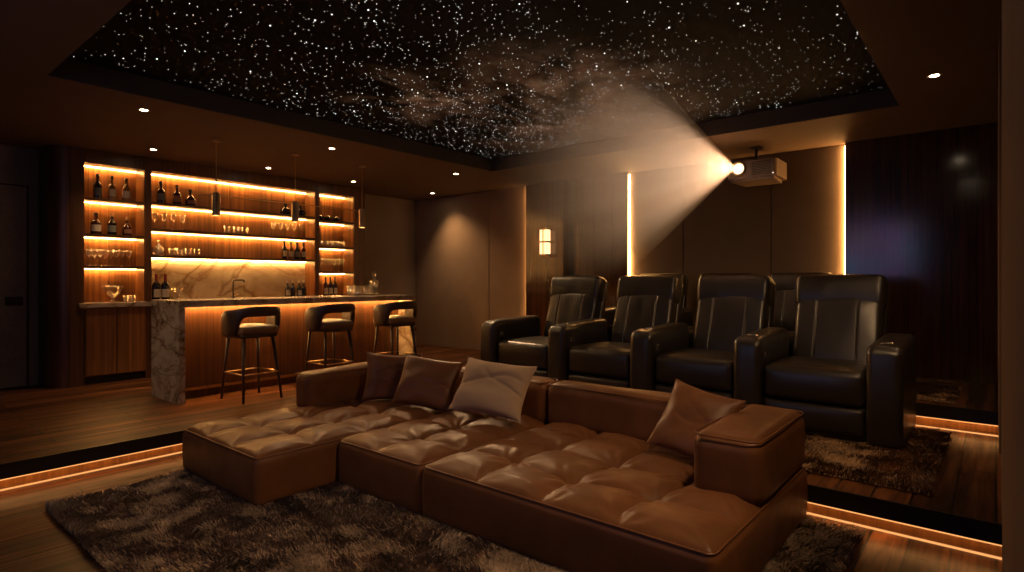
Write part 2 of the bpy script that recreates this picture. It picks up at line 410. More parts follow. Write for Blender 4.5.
for (x, y) in star_pts(100):
    o = link(bpy.data.objects.new('star_light', bg), sky); o.location = (x, y, RZ-.0008); s = random.uniform(.4, .7); o.scale = (s, s, s)
# back wall cladding (walnut boards with a slot, fabric panels between glowing edges)
WF = 7.66
yA = y_on_x(526, WF); ySa, ySb = y_on_x(563.5, WF), y_on_x(575, WF); yB = y_on_x(627, WF); yC = y_on_x(845, WF)
zb = P2
struct(G().box(WF, BACK, ySa, yA, PZ, CZ).build('trim_walnut_board', M['walnut']))
struct(G().box(WF+.14, BACK, ySb, ySa, PZ, CZ).build('trim_dark_slot', M['nose']))
struct(G().box(WF, BACK, yB, ySb, PZ, CZ).build('trim_walnut_board_wide', M['walnut']))
struct(G().box(WF, BACK, -.07, yC, zb, CZ).build('trim_dark_walnut_cladding', M['walnut_dark']))
ys = [yB, y_on_x(683, WF+.08), y_on_x(771, WF+.08), yC]
for i in range(3):
    struct(G().box(WF+.08, BACK, ys[i+1]+.004, ys[i]-.004, zb, CZ-.004, .004, 1).build('trim_fabric_panel', M['fabricpanel']))
struct(G().box(WF+.045, WF+.075, yB-.013, yB-.001, zb+.05, CZ-.03).build('trim_panel_light_strip', M['ledpanel']))
struct(G().box(WF+.045, WF+.075, yC+.001, yC+.013, zb+.05, CZ-.03).build('trim_panel_light_strip', M['ledpanel']))
FX = 7.72
struct(G().box(WF+.018, WF+.040, yA+.0005, yA+.010, PZ+.05, CZ-.03).build('trim_panel_light_strip', emit('soft_edge_led', (1,.48,.15), 9)))
yp = y_on_x(489, FX)
struct(G().box(FX, BACK, yp+.004, BARW-.02, PZ+.0, CZ-.004, .004, 1).build('trim_fabric_wall_panel', M['wallfab']))
struct(G().box(FX, BACK, yA+.001, yp-.004, PZ+.0, CZ-.004, .004, 1).build('trim_fabric_wall_panel', M['wallfab']))
# door on the bar wall
dx1 = x_on_y(27, 8.95)
d = struct(G().box(dx1-.92, dx1, 8.955, BARW, PZ+.008, 2.62, .004, 1).build('door_1', M['door']))
G().box(dx1-.2, dx1-.04, 8.94, 8.955, 1.20, 1.30, .003, 1).build('handle_plate', M['gunmetal'], d)
G().tube([(dx1-.07, 8.955, 1.235), (dx1-.07, 8.90, 1.235), (dx1-.09, 8.885, 1.235), (dx1-.20, 8.885, 1.235)], .011, 8).build('door_handle', M['gunmetal'], d)
struct(G().box(dx1+.004, dx1+.022, 8.985, BARW, PZ, 2.64).box(dx1-.95, dx1+.022, 8.985, BARW, 2.622, 2.642).build('trim_door_frame', M['walldark']))
# rounded walnut column
poly = [(2.02, BARW), (2.02, 8.48)] + [(1.96-.24*math.sin(a), 8.72-.24*math.cos(a)) for a in np.linspace(0, PI/2, 14)] + [(1.72, BARW)]
struct(G().prism(poly, PZ, CZ).build('column', M['cabdark'], angle=30))
# ================================================================ BACK BAR
FY, BY = 8.50, 8.82
def unit(name, label, x0, x1, l, r, shelves, base=None, ztop=2.935):
    o = thing(name, label, 'shelving unit', (0,0,0))
    G().box(x0, x0+l, FY, BARW-.005, PZ+.001, CZ-.002, .003, 1).build('side_panel', M['cabdark'], o)
    G().box(x1-r, x1, FY, BARW-.005, PZ+.001, CZ-.002, .003, 1).build('side_panel', M['cabdark'], o)
    # inner light-coloured liner on the right cheek
    G().box(x1-r-.012, x1-r, FY+.02, BY, 1.22, ztop).build('side_liner', M['cab'], o)
    G().box(x0+l, x1-r, BY, BY+.02, 1.22, ztop).build('back_panel', M['cab'], o)
    G().box(x0+l, x1-r, FY, BARW-.01, ztop, CZ-.002).build('top_fascia', M['cabdark'], o)
    for z in shelves:
        G().box(x0+l, x1-r-.012, FY+.015, BY, z-.032, z, .002, 1).build('shelf', M['shelfwood'], o)
    for z in [ztop+.0]+[s-.032 for s in shelves]:
        G().box(x0+l+.01, x1-r-.02, BY-.045, BY-.018, z-.007, z-.0005).build('light_strip', M['led'], o)
    return o
ul = unit('shelving_unit', 'tall walnut shelf bay beside the rounded column, over a wooden base cabinet', 2.02, 2.765, .045, .04, (2.515, 2.07, 1.675))
um = unit('shelving_unit', 'wide middle walnut shelf bay above the marble backsplash', 2.765, 5.225, .03, .035, (2.53, 2.18, 1.83))
ur = unit('shelving_unit', 'narrow walnut shelf bay farthest from the door, beside the plain wall', 5.225, 6.14, .03, .21, (2.49, 2.06, 1.64))
# left base cabinet
G().box(2.065, 2.725, FY+.06, BARW-.01, PZ+.001, PZ+.10).build('toe_kick', M['nose'], ul)
G().box(2.065, 2.725, FY+.0, BARW-.01, PZ+.10, 1.158).build('base_cabinet', M['cab'], ul)
G().box(2.07, 2.394, FY-.02, FY, PZ+.11, 1.15, .003, 1).build('door', M['cab'], ul)
G().box(2.398, 2.72, FY-.02, FY, PZ+.11, 1.15, .003, 1).build('door', M['cab'], ul)
tag(G().box(2.0, 2.775, FY-.05, FY-.022, 1.16, 1.218, .004, 2).box(2.067, 2.722, FY-.0225, BY-.002, 1.16, 1.2178).build('worktop', M['marble2']), 'short brown veined marble worktop on the base cabinet of the left shelf bay', 'worktop')
# middle: splash and back counter
G().box(2.795, 5.19, BY-.012, BY, 1.221, 1.798).build('backsplash', M['marble'], um)
G().box(2.80, 5.185, FY-.0, BARW-.01, PZ+.002, 1.16).build('base_cabinet', M['cab'], um)
for k in range(4):
    w = 2.385/4; G().box(2.803+k*w, 2.797+(k+1)*w, FY-.02, FY, PZ+.11, 1.15, .003, 1).build('door', M['cab'], um)
tag(G().box(2.778, 5.24, FY-.05, FY-.022, 1.161, 1.219, .004, 2).box(2.797, 5.188, FY-.0225, BY-.013, 1.161, 1.2188).build('worktop', M['marble']), 'long pale marble worktop below the backsplash behind the bar', 'worktop')
G().box(5.26, 5.925, FY, BARW-.01, PZ+.002, 1.16).build('base_cabinet', M['cab'], ur)
G().box(5.263, 5.59, FY-.02, FY, PZ+.11, 1.15, .003, 1).build('door', M['cab'], ur)
G().box(5.594, 5.92, FY-.02, FY, PZ+.11, 1.15, .003, 1).build('door', M['cab'], ur)
tag(G().box(5.245, 5.95, FY-.05, FY-.022, 1.161, 1.219, .004, 2).box(5.257, 5.928, FY-.0225, BY-.002, 1.161, 1.2188).build('worktop', M['marble']), 'short pale marble worktop in the narrow shelf bay beside the plain wall', 'worktop')
# faucet
fx = x_on_y(234, 8.66)
fo = thing('faucet', 'slim dark bar faucet with square spout in front of the marble backsplash', 'faucet', (fx, 8.68, 1.219))
G().lathe([(0,0), (.026,0), (.026,.03), (.016,.035), (0,.035)], 16).build('base', M['gunmetal'], fo, angle=35)
G().tube([(0,0,.03), (0,0,.255), (.006,-.004,.275), (.03,-.02,.28), (.105,-.075,.28), (.118,-.084,.272), (.122,-.087,.245)], .012, 10).build('spout', M['gunmetal'], fo, smooth=True)
G().tube([(.012,0,.06), (.05,.01,.065), (.075,.012,.09)], .007, 8).build('lever', M['chrome'], fo, smooth=True)
# ================================================================ BOTTLES AND GLASSES
def prof_bottle(kind, h, r):
    if kind == 'wine':  return [(0,0), (r*.96,0), (r,.01), (r, h*.56), (r*.93, h*.62), (r*.6, h*.68), (r*.36, h*.72), (r*.33, h*.985), (0, h*.985)]
    if kind == 'whisky': return [(0,0), (r*.95,0), (r,.012), (r, h*.50), (r*.96, h*.56), (r*.75, h*.62), (r*.40, h*.67), (r*.34, h*.70), (r*.34, h*.86), (0, h*.86)]
    if kind == 'tall':  return [(0,0), (r*.95,0), (r,.012), (r*1.02, h*.48), (r*.98, h*.55), (r*.7, h*.63), (r*.40, h*.70), (r*.33, h*.75), (r*.33, h*.86), (0, h*.86)]
    if kind == 'squat': return [(0,0), (r*.85,0), (r*.98,.02), (r, h*.30), (r*.92, h*.45), (r*.6, h*.56), (r*.30, h*.62), (r*.26, h*.66), (r*.26, h*.80), (0, h*.80)]
def bottle(label, x, y, z, h, r, kind='tall', mat='amber', lab='label', cap='cap', group=None, sq=1.0):
    o = thing('bottle', label, 'bottle', (x, y, z), random.uniform(-.3, .3), group)
    b = G().lathe(prof_bottle(kind, h, r), 20).build('glass_body', M[mat], o, angle=40)
    if kind == 'wine': cp = [(r*.36, h*.74), (r*.37, h*.78), (r*.37, h), (0, h)]; cp = [(0, h*.74)] + cp
    else:
        t0 = h*(.80 if kind == 'squat' else .86); q = r*(.32 if kind == 'squat' else .40)
        cp = [(0, t0), (q, t0), (q*1.06, t0+.006), (q*1.06, h-.004), (q*.9, h), (0, h)]
    G().lathe(cp, 16).build('cap', M[cap], o, angle=40)
    if lab:
        a, c = (.14, .44) if kind != 'squat' else (.12, .34)
        R = r*1.012 if kind != 'tall' else r*1.032
        g = G(); n = 12; th = 1.15
        lo = [g.bm.verts.new((R*math.sin(-th+2*th*k/n), -R*math.cos(-th+2*th*k/n), h*a)) for k in range(n+1)]
        hi = [g.bm.verts.new((R*math.sin(-th+2*th*k/n), -R*math.cos(-th+2*th*k/n), h*c)) for k in range(n+1)]
        for k in range(n): g.bm.faces.new((lo[k], lo[k+1], hi[k+1], hi[k]))
        g.build('paper_label', M[lab], o, smooth=True)
    if sq != 1: o.scale = (1, sq, 1)
    return o
Ysh = 8.64
for u, h, r, k, m_, l_, lb in ((97.6,.315,.045,'tall','wine','labeldark','black spirit bottle with small grey label, top shelf of left bay next to the column'),
        (111.8,.31,.045,'whisky','honey','label','spirit bottle with broad cream label, middle of three on the left bay top shelf'),
        (126.2,.30,.046,'tall','honey','label','clear-shouldered honey spirit bottle nearest the divider on the left bay top shelf')):
    bottle(lb, x_on_y(u, Ysh), Ysh, 2.516, h, r, k, m_, l_, group='spirit bottles on the left bay top shelf')
for u, h, r, k, m_, l_, cp, lb in ((96,.27,.056,'whisky','amber','label','cap','wide bottle with cream label and black cap, second shelf of left bay'),
        (112,.275,.050,'whisky','wine','labeldark','honeycap','dark bottle with greenish grey label, middle of the left bay second shelf'),
        (127,.25,.054,'squat','amber','labelred','honeycap','squat bottle with rose label, second shelf of left bay by the divider')):
    M.setdefault('honeycap', simple('cork_stopper', (.34,.17,.07), .6))
    bottle(lb, x_on_y(u, Ysh), Ysh, 2.071, h, r, k, m_, l_, cp, group='bottles on the left bay second shelf')
for u, h, r, k, l_, lb in ((161,.30,.050,'whisky','labeldark','dark amber bottle with black label, leftmost on the wide bay top shelf'),
        (177,.275,.052,'whisky','labelred','dark amber bottle with reddish label, second on the wide bay top shelf'),
        (190.5,.235,.068,'squat','labelred','round squat amber bottle, third on the wide bay top shelf')):
    bottle(lb, x_on_y(u, Ysh), Ysh, 2.531, h, r, k, 'amber', l_, group='amber bottles on the wide bay top shelf')
for u, lb in ((285.5,'dark round decanter bottle left of the middle pendant, wide bay top shelf'), (300.5,'dark round decanter bottle right of the middle pendant, wide bay top shelf')):
    bottle(lb, x_on_y(u, Ysh), Ysh, 2.531, .19, .078, 'squat', 'wine', None, 'cap', 'dark decanters behind the middle pendant')
for u, m_, l_, h, lb in ((284.3,'wine','label',.30,'black bottle with cream label, left end of four on the wide bay lowest shelf'),
        (291,'honey','label',.28,'honey coloured bottle second of four on the wide bay lowest shelf'),
        (297,'bluebottle','labeldark',.28,'dark blue bottle third of four on the wide bay lowest shelf'),
        (303.3,'amber','label',.29,'amber bottle with cream label, right end of four on the wide bay lowest shelf')):
    bottle(lb, x_on_y(u, Ysh), Ysh, 1.831, h, .041, 'whisky', m_, l_, group='four bottles on the wide bay lowest shelf')
for u, lb in ((156.2,'red-capped wine bottle with cream label on the back worktop, next to the divider'), (165.4,'red-capped wine bottle with cream label on the back worktop, farther from the divider')):
    bottle(lb, x_on_y(u, 8.60), 8.60, 1.22, .36, .050, 'wine', 'wine', 'label', 'capred', 'wine bottles on the back worktop')
for u, lb in ((287.5,'leftmost short black bottle with white stopper on the back worktop'), (292.8,'second short black bottle with white stopper on the back worktop'), (299.2,'third short black bottle with white stopper on the back worktop'), (304,'rightmost short black bottle with white stopper on the back worktop')):
    bottle(lb, x_on_y(u, 8.6), 8.60, 1.22, .27, .039, 'whisky', 'wine', 'label' if u in (287.5, 299.2) else None, 'capwhite', 'black bottles with white stoppers')
for u, lb in ((325.6,'cream-labelled dark bottle on the narrow bay worktop, left of three'), (330.5,'cream-labelled dark bottle on the narrow bay worktop, middle of three'), (335,'cream-labelled dark bottle on the narrow bay worktop, right of three')):
    bottle(lb, x_on_y(u, Ysh), Ysh, 1.22, .335, .038, 'wine', 'amber', 'label', 'cap', 'bottles on the narrow bay worktop')
# lying bottles on the narrow bay's top shelf
for i, (u, yy) in enumerate(((321, 8.60), (329, 8.60), (337, 8.60))):
    o = thing('bottle', ('left', 'middle', 'right')[i]+' dark wine bottle lying on the narrow bay top shelf', 'bottle', (x_on_y(u, 8.62), 8.79, 2.491+.047), 0, 'lying wine bottles')
    o.rotation_euler = (PI/2, 0, 0)
    G().lathe(prof_bottle('wine', .28, .046), 18).build('glass_body', M['wine'], o, angle=40)
    G().lathe([(0,.21), (.017,.21), (.017,.281), (0,.281)], 14).build('cap', M['cap'], o, angle=40)
# glasses
wg = G().lathe([(0,0), (.030,0), (.030,.003), (.006,.008), (.0042,.03), (.0042,.095), (.010,.105), (.024,.130), (.031,.160), (.030,.205), (.0288,.205), (.0295,.160), (.0225,.134), (0,.112)], 20).mesh('wine_glass', M['glass'], True)
tg = G().lathe([(0,0), (.036,0), (.038,.004), (.041,.09), (.039,.09), (.036,.018), (0,.014)], 20).mesh('tumbler', M['crystal'], True)
def glasses(me, us, y, z, label, cat, group, s=1.0, name=None):
    for i, u in enumerate(us):
        o = link(bpy.data.objects.new(name or me.name, me)); o.location = (x_on_y(u, y+.0), y, z); o.scale = (s, s, s); tag(o, label, cat, group)
glasses(wg, [89, 94.5, 100, 105.5, 111, 116.5, 122, 129], 8.62, 1.676, 'clear stemmed wine glass in the row on the left bay third shelf', 'wine glass', 'wine glasses in the left bay')
glasses(wg, [155, 164.2, 173.4, 182.6], 8.62, 2.181, 'clear stemmed wine glass in the left-hand row on the wide bay second shelf', 'wine glass', 'wine glasses on the left of the wide bay', 1.05)
glasses(wg, [273.5, 280.5, 287.5, 294.3, 301], 8.62, 2.181, 'clear stemmed wine glass in the right-hand row on the wide bay second shelf', 'wine glass', 'wine glasses on the right of the wide bay', 1.05)
glasses(tg, [227, 236.3, 245], 8.62, 2.181, 'short crystal tumbler in the row of three on the wide bay second shelf', 'tumbler', 'tumblers on the wide bay second shelf', 1.15)
glasses(tg, [172, 180, 188.3, 197], 8.62, 1.831, 'short crystal tumbler in the row on the wide bay lowest shelf', 'tumbler', 'tumblers on the wide bay lowest shelf', 1.15)
glasses(tg, [321, 326.5, 332, 337.5, 343], 8.62, 2.061, 'short crystal tumbler in the row on the narrow bay second shelf', 'tumbler', 'tumblers in the narrow bay', 1.05)
glasses(wg, [320.5, 325, 329.5, 334, 338.5, 342.5], 8.62, 1.641, 'clear stemmed wine glass in the row on the narrow bay third shelf', 'wine glass', 'wine glasses in the narrow bay', 1.05)
# round decanter on lowest shelf
o = thing('decanter', 'round clear glass decanter at the left end of the wide bay lowest shelf', 'decanter', (x_on_y(158.5, 8.62), 8.62, 1.831))
G().lathe([(0,0), (.045,0), (.066,.02), (.072,.055), (.06,.095), (.03,.12), (.018,.135), (.020,.15), (.016,.15), (.014,.135), (.055,.093), (.066,.055), (.06,.022), (0,.01)], 22).build('glass_body', M['crystal'], o, smooth=True)
G().lathe([(0,.148), (.012,.15), (.012,.158), (.024,.172), (.024,.185), (0,.20)], 16).build('stopper', M['crystal'], o, smooth=True)
# ice bucket on the left bay worktop
o = thing('ice_bucket', 'footed glass ice bucket with chrome rim and tongs on the left bay worktop', 'ice bucket', (x_on_y(113, 8.63), 8.63, 1.219))
G().lathe([(0,0), (.055,0), (.058,.006), (.02,.02), (.014,.05), (.03,.07), (.072,.10), (.088,.16), (.094,.20), (.091,.20), (.085,.16), (.068,.104), (0,.08)], 24).build('bowl', M['crystal'], o, smooth=True)
G().tube([(.093*math.cos(a), .093*math.sin(a), .202) for a in np.linspace(0, 2*PI, 28, endpoint=False)], .005, 6, True).build('rim', M['chrome'], o, smooth=True)
for s in (-1, 1): G().tube([(s*.09,0,.19), (s*.115,0,.20), (s*.12,0,.17), (s*.085,0,.15)], .005, 6).build('handle', M['chrome'], o, smooth=True)
G().tube([(.0,0,.10), (-.03,-.01,.2), (-.07,-.02,.26)], .004, 6).build('tongs', M['chrome'], o, smooth=True)
for s_, u in ((1, 126.3), (2, 133.0)):
    ob = link(bpy.data.objects.new('tumbler', tg)); ob.location = (x_on_y(u, 8.60), 8.60, 1.219); ob.scale = (.92,)*3
    tag(ob, 'crystal tumbler beside the ice bucket on the left bay worktop', 'tumbler', 'tumblers beside the ice bucket')
# crystal branch ornament on back worktop beside the wine bottles
o = thing('crystal_ornament', 'clear crystal branch ornament beside the red-capped wine bottles', 'ornament', (x_on_y(179, 8.62), 8.64, 1.219))
G().lathe([(0,0), (.05,0), (.052,.01), (.03,.03), (0,.035)], 18).build('base', M['crystal'], o, smooth=True)
for k in range(9):
    a = k*2.4; L = .10+.05*(k % 3); ex = (.10*math.cos(a), .05*math.sin(a), .06+L*(.6+.1*(k % 4)))
    g = G().tube([(0,0,.02), (ex[0]*.5, ex[1]*.5, ex[2]*.75), ex], [.006,.005,.004], 6)
    bmesh.ops.create_icosphere(g.bm, subdivisions=1, radius=.018, matrix=Matrix.Translation(ex))
    g.build('branch', M['crystal'], o)
# ================================================================ BAR ISLAND
BX0, BX1, BY0, BY1, BT = 2.365, 5.53, 6.43, 7.20, 1.283
bar = thing('bar_counter', 'long marble waterfall bar counter with backlit walnut front on the platform', 'bar', (0,0,0))
G().box(BX0, BX1, BY0, BY1, BT-.068, BT, .004, 2).build('countertop', M['marble2'], bar)
G().box(BX0, BX0+.06, BY0, BY1, PZ+.001, BT-.068).build('end_slab', M['marble2'], bar)
G().box(BX1-.06, BX1, BY0, BY1, PZ+.001, BT-.068).build('end_slab', M['marble2'], bar)
G().box(BX0+.06, BX1-.06, 6.76, 7.15, PZ+.001, BT-.068).build('front_panel', M['cabdark'], bar)
G().box(BX0+.06, BX1-.06, 6.735, 6.76, PZ+.002, PZ+.085).build('toe_board', M['cabdark'], bar)
G().box(BX0+.07, BX1-.07, 6.70, 6.735, BT-.0735, BT-.0685).build('light_strip', M['ledbar'], bar)
G().box(BX0+.06, BX1-.06, 6.712, 6.735, PZ+.082, PZ+.110).build('brass_trim', M['brass'], bar)
# tray with stacked glass bowl and decanter on the bar
ty = 6.92
tx = x_on_y(367, ty)
tag(G().box(tx-.27, tx+.27, ty-.10, ty+.10, BT+.001, BT+.014, .004, 2).build('serving_tray', M['shelfwood']), 'slim wooden serving tray at the far end of the marble bar', 'tray')
o = thing('decanter', 'tall square crystal decanter with faceted stopper on the tray', 'decanter', (x_on_y(374, ty), ty, BT+.0145))
G().box(-.048,.048,-.048,.048, 0,.20, .012, 3).build('glass_body', M['crystal'], o, smooth=True)
G().box(-.040,.040,-.040,.040, .012,.11, .006, 2).build('liquor', M['labeldark'], o)
G().lathe([(0,.20), (.03,.205), (.018,.225), (.018,.245), (.024,.25), (0,.25)], 16).build('neck', M['crystal'], o, smooth=True)
G().lathe([(0,.25), (.016,.252), (.034,.28), (.030,.315), (0,.335)], 8).build('stopper', M['crystal'], o)
G().box(-.022,.022,-.052,-.0485,.10,.155).build('tag', M['label'], o)
for i, (u, yy) in enumerate(((351, ty-.02), (358, ty+.02), (367, ty-.03))):
    ob = link(bpy.data.objects.new('tumbler', tg)); ob.location = (x_on_y(u, yy), yy, BT+.0145); ob.scale = (1.35,)*3
    tag(ob, 'crystal tumbler on the serving tray at the far end of the bar', 'tumbler', 'tumblers on the serving tray')
# ================================================================ BAR STOOLS
def make_stool():
    o = thing('bar_stool', '', 'bar stool', (0,0,0))
    # backrest faces -Y (towards the room); wraps round the sides
    n = 48; A = 1.95; rows = 9
    P = []
    for i in range(n+1):
        a = -A+2*A*i/n; c = abs(a)
        rx, ry = .262, .235
        zt = 1.005 - .035*min(1, c/1.2)**2 - (.05*max(0, (c-1.35)/.6)**1.5)
        open_ = 1/(1+math.exp((c-.92)*14))
        zb_ = .685*(1-open_) + .895*open_
        P.append((a, rx, ry, zt, zb_))
    V, F = [], []
    ring = 14
    for (a, rx, ry, zt, zb_) in P:
        for k in range(ring):
            th = 2*PI*k/ring; hh = (zt-zb_)/2; zc = (zt+zb_)/2
            sq = lambda x, p: math.copysign(abs(x)**p, x)
            dz = hh*sq(math.sin(th), .55); dr = .030*sq(math.cos(th), .8)
            taper = .02*(zc+dz-.68)/.3
            V.append((math.sin(a)*(rx+dr+taper), -math.cos(a)*(ry+dr+taper)+.01, zc+dz))
    for i in range(n):
        for k in range(ring):
            F.append((i*ring+k, i*ring+(k+1) % ring, (i+1)*ring+(k+1) % ring, (i+1)*ring+k))
    F.append(tuple(range(ring))[::-1]); F.append(tuple(n*ring+k for k in range(ring)))
    mesh_obj('backrest', V, F, M['stoolleather'], o, True)
    def sh(P_, N_):
        q = P_.copy(); e = (np.abs(P_[:,0])/.24)**2.2+(np.abs(P_[:,1])/.23)**2.2
        q[:,2] += np.where(N_[:,2] > .3, .022*(1-np.clip(e, 0, 1)), 0)
        f = 1-.10*np.clip(e-.9, 0, 1); q[:,0] *= f; q[:,1] *= f; return q
    gbox('seat', (0, .02, .748), (.232, .222, .040), .038, (12,12,2), M['stoolseat'], o, sh)
    gbox('seat_frame', (0, .02, .692), (.205, .20, .026), .024, (4,4,2), M['stoolleather'], o)
    for sx in (-1, 1):
        for sy in (-1, 1):
            g = G(); g.tube([(sx*.165, .02+sy*.155, .68), (sx*.19, .01+sy*.19, .34), (sx*.215, sy*.225, 0.001)], [.021,.017,.0125], 10)
            g.build('leg', M['stoolleg'], o, smooth=True)
    z = .29
    for p, q in (((-.194,-.195),(.194,-.195)), ((-.194,.203),(.194,.203)), ((-.194,-.195),(-.194,.203)), ((.194,-.195),(.194,.203))):
        G().cyl((*p, z), (*q, z), .008, n=10).build('foot_rail', M['brass'], o, smooth=True)
    return o
st = make_stool()
labs = ('dark leather bar stool nearest the door, closest to the marble end slab of the bar', 'dark leather bar stool in the middle of the row at the bar', 'dark leather bar stool farthest from the door, partly behind brown pillows')
for i, (x, y, a) in enumerate(((3.01, 6.20, .06), (3.98, 6.20, .03), (4.97, 6.20, -.02))):
    if i == 0: s_ = st; s_.location = (x, y, PZ); s_.rotation_euler = (0,0,a); s_['label'] = labs[0]; s_['group'] = 'bar stools'
    else: dup(st, (x, y, PZ), a, labs[i], 'bar stools')
# ================================================================ PENDANTS, DOWNLIGHTS, SCONCE
def pend(x, y, label):
    o = thing('pendant_lamp', label, 'pendant lamp', (x, y, 0), 0, 'pendants over the bar')
    G().lathe([(0, CZ-.022), (.05, CZ-.022), (.052, CZ-.018), (.052, CZ-.001), (0, CZ-.001)], 24).build('canopy', M['bronze'], o, angle=35)
    G().cyl((0,0,2.49), (0,0,CZ-.02), .005, n=8).build('cord', M['brass'], o)
    G().lathe([(0,2.50), (.012,2.498), (.040,2.49), (.044,2.482), (.044,2.235), (.041,2.235), (.041,2.262), (0,2.262)], 24).build('shade', M['bronze'], o, angle=35)
    G().lathe([(0,2.244), (.034,2.246), (.036,2.258), (0,2.2605)], 20).build('bulb', M['pendlamp'], o, smooth=True)
    l = bpy.data.lights.new('pendant_light', 'SPOT'); l.energy = 16; l.color = (1,.66,.34); l.spot_size = 2.0; l.spot_blend = .6; l.shadow_soft_size = .035
    lo = link(bpy.data.objects.new('pendant_light', l), o); lo.location = (0,0,2.225)
for x, lb in ((2.90, 'bronze cylinder pendant over the bar nearest the door'), (3.87, 'bronze cylinder pendant over the middle of the bar'), (4.88, 'bronze cylinder pendant over the far end of the bar')): pend(x, 6.82, lb)
tag(G().cyl((2.72, 6.865, 2.47), (4.835, 6.865, 2.47), .006, n=10).cyl((2.72,6.865,2.47),(2.715,6.865,2.47),.008,n=10).build('pendant_rail', M['bronze']), 'thin bronze rail running behind the three pendants over the bar', 'rail')
def downlight(x, y, label, e=22, ang=1.5, aim=None, blend=.8):
    o = thing('downlight', label, 'ceiling light', (x, y, CZ), 0, 'recessed downlights')
    G().lathe([(.030,-.001), (.046,-.006), (.052,-.003), (.052,0), (.030,0)], 24).build('trim_ring', M['bronze'], o, smooth=True)
    G().lathe([(0,-.0035), (.030,-.003), (.030,-.0005), (0,-.0005)], 20).build('bulb', M['lamp'], o)
    l = bpy.data.lights.new('downlight_beam', 'SPOT'); l.energy = e; l.color = (1,.60,.29); l.spot_size = ang; l.spot_blend = blend; l.shadow_soft_size = .09
    lo = link(bpy.data.objects.new('downlight_beam', l), o); lo.location = (0,0,-.012)
    if aim: lo.rotation_euler = (Vector(aim)-Vector((x, y, CZ))).to_track_quat('-Z', 'Y').to_euler()
    return o
dl = [(144,110,'over the edge of the bar side, nearest the door'), (153.5,149.5,'in front of the left shelf bay'), (268.5,168,'in front of the wide shelf bay'),
      (332,148.5,'beside the star ceiling tray near the middle pendant'), (353.5,181.5,'in front of the narrow shelf bay'), (456,174,'near the far inner corner of the star ceiling'), (437.5,194,'close to the taupe fabric wall panels')]
DLP = []; DE = {144: (75, (2.4,4.2,.3)), 153.5: (40,(2.1,8.5,.9)), 268.5: (18,None), 332: (100,(3.2,3.2,.3)), 353.5: (25,None), 456: (240,(5.3,3.4,.8)), 437.5: (66,(7.75,7.50,.3))}
for u, v_, lb in dl:
    x, y = on_z(u, v_, CZ); x = min(x, 7.25); y = min(y, BARW-.62 if x < 6.2 else BARW-.3)
    DLP.append((round(x,2), round(y,2))); downlight(x, y, 'small round recessed downlight '+lb, DE[u][0], 1.5 if u != 437.5 else 1.75, DE[u][1], 1.0)
print('DL', DLP)
x, y = on_z(934.5, 75.5, CZ); downlight(x, y, 'small round recessed downlight alone above the side wall of the seating', 20)
# added unseen downlights that fill recliners, rug, sofa and bar end
AIMS = ((5.4,1.9,.7), (2.0,2.3,.1), (1.7,2.6,0), (1.5,3.5,0), (2.4,6.8,.75))
for i, (x, y, e) in enumerate(((3.35,.33,110), (2.5,.33,150), (.55,2.2,15), (.55,4.1,13), (.55,5.9,70))):
    downlight(x, y, 'small round fill downlight added out of view in the ring around the star ceiling', e, (1.5,1.5,.95,.95,.9)[i], AIMS[i], 1.0)
# sconce
sy_, sz_ = y_on_x(545, WF-.08), 2.12
o = thing('wall_sconce', 'small lantern wall sconce with two glowing blocks on the walnut boards', 'wall lamp', (WF, sy_, sz_))
G().box(-.03, -.001, -.05, .05, -.24, .24, .004, 1).build('back_plate', M['bronze'], o)
for z in (.105, -.105): G().box(-.13, -.03, -.075, .075, z-.092, z+.092, .008, 2).build('glass_shade', M['sconce'], o)
G().box(-.136, -.03, -.08, .08, -.0125, .0125).box(-.136, -.03, -.08, .08, .198, .212).box(-.136,-.03,-.08,.08,-.212,-.198).box(-.137,-.125,-.008,.008,-.20,.20).build('frame', M['bronze'], o)
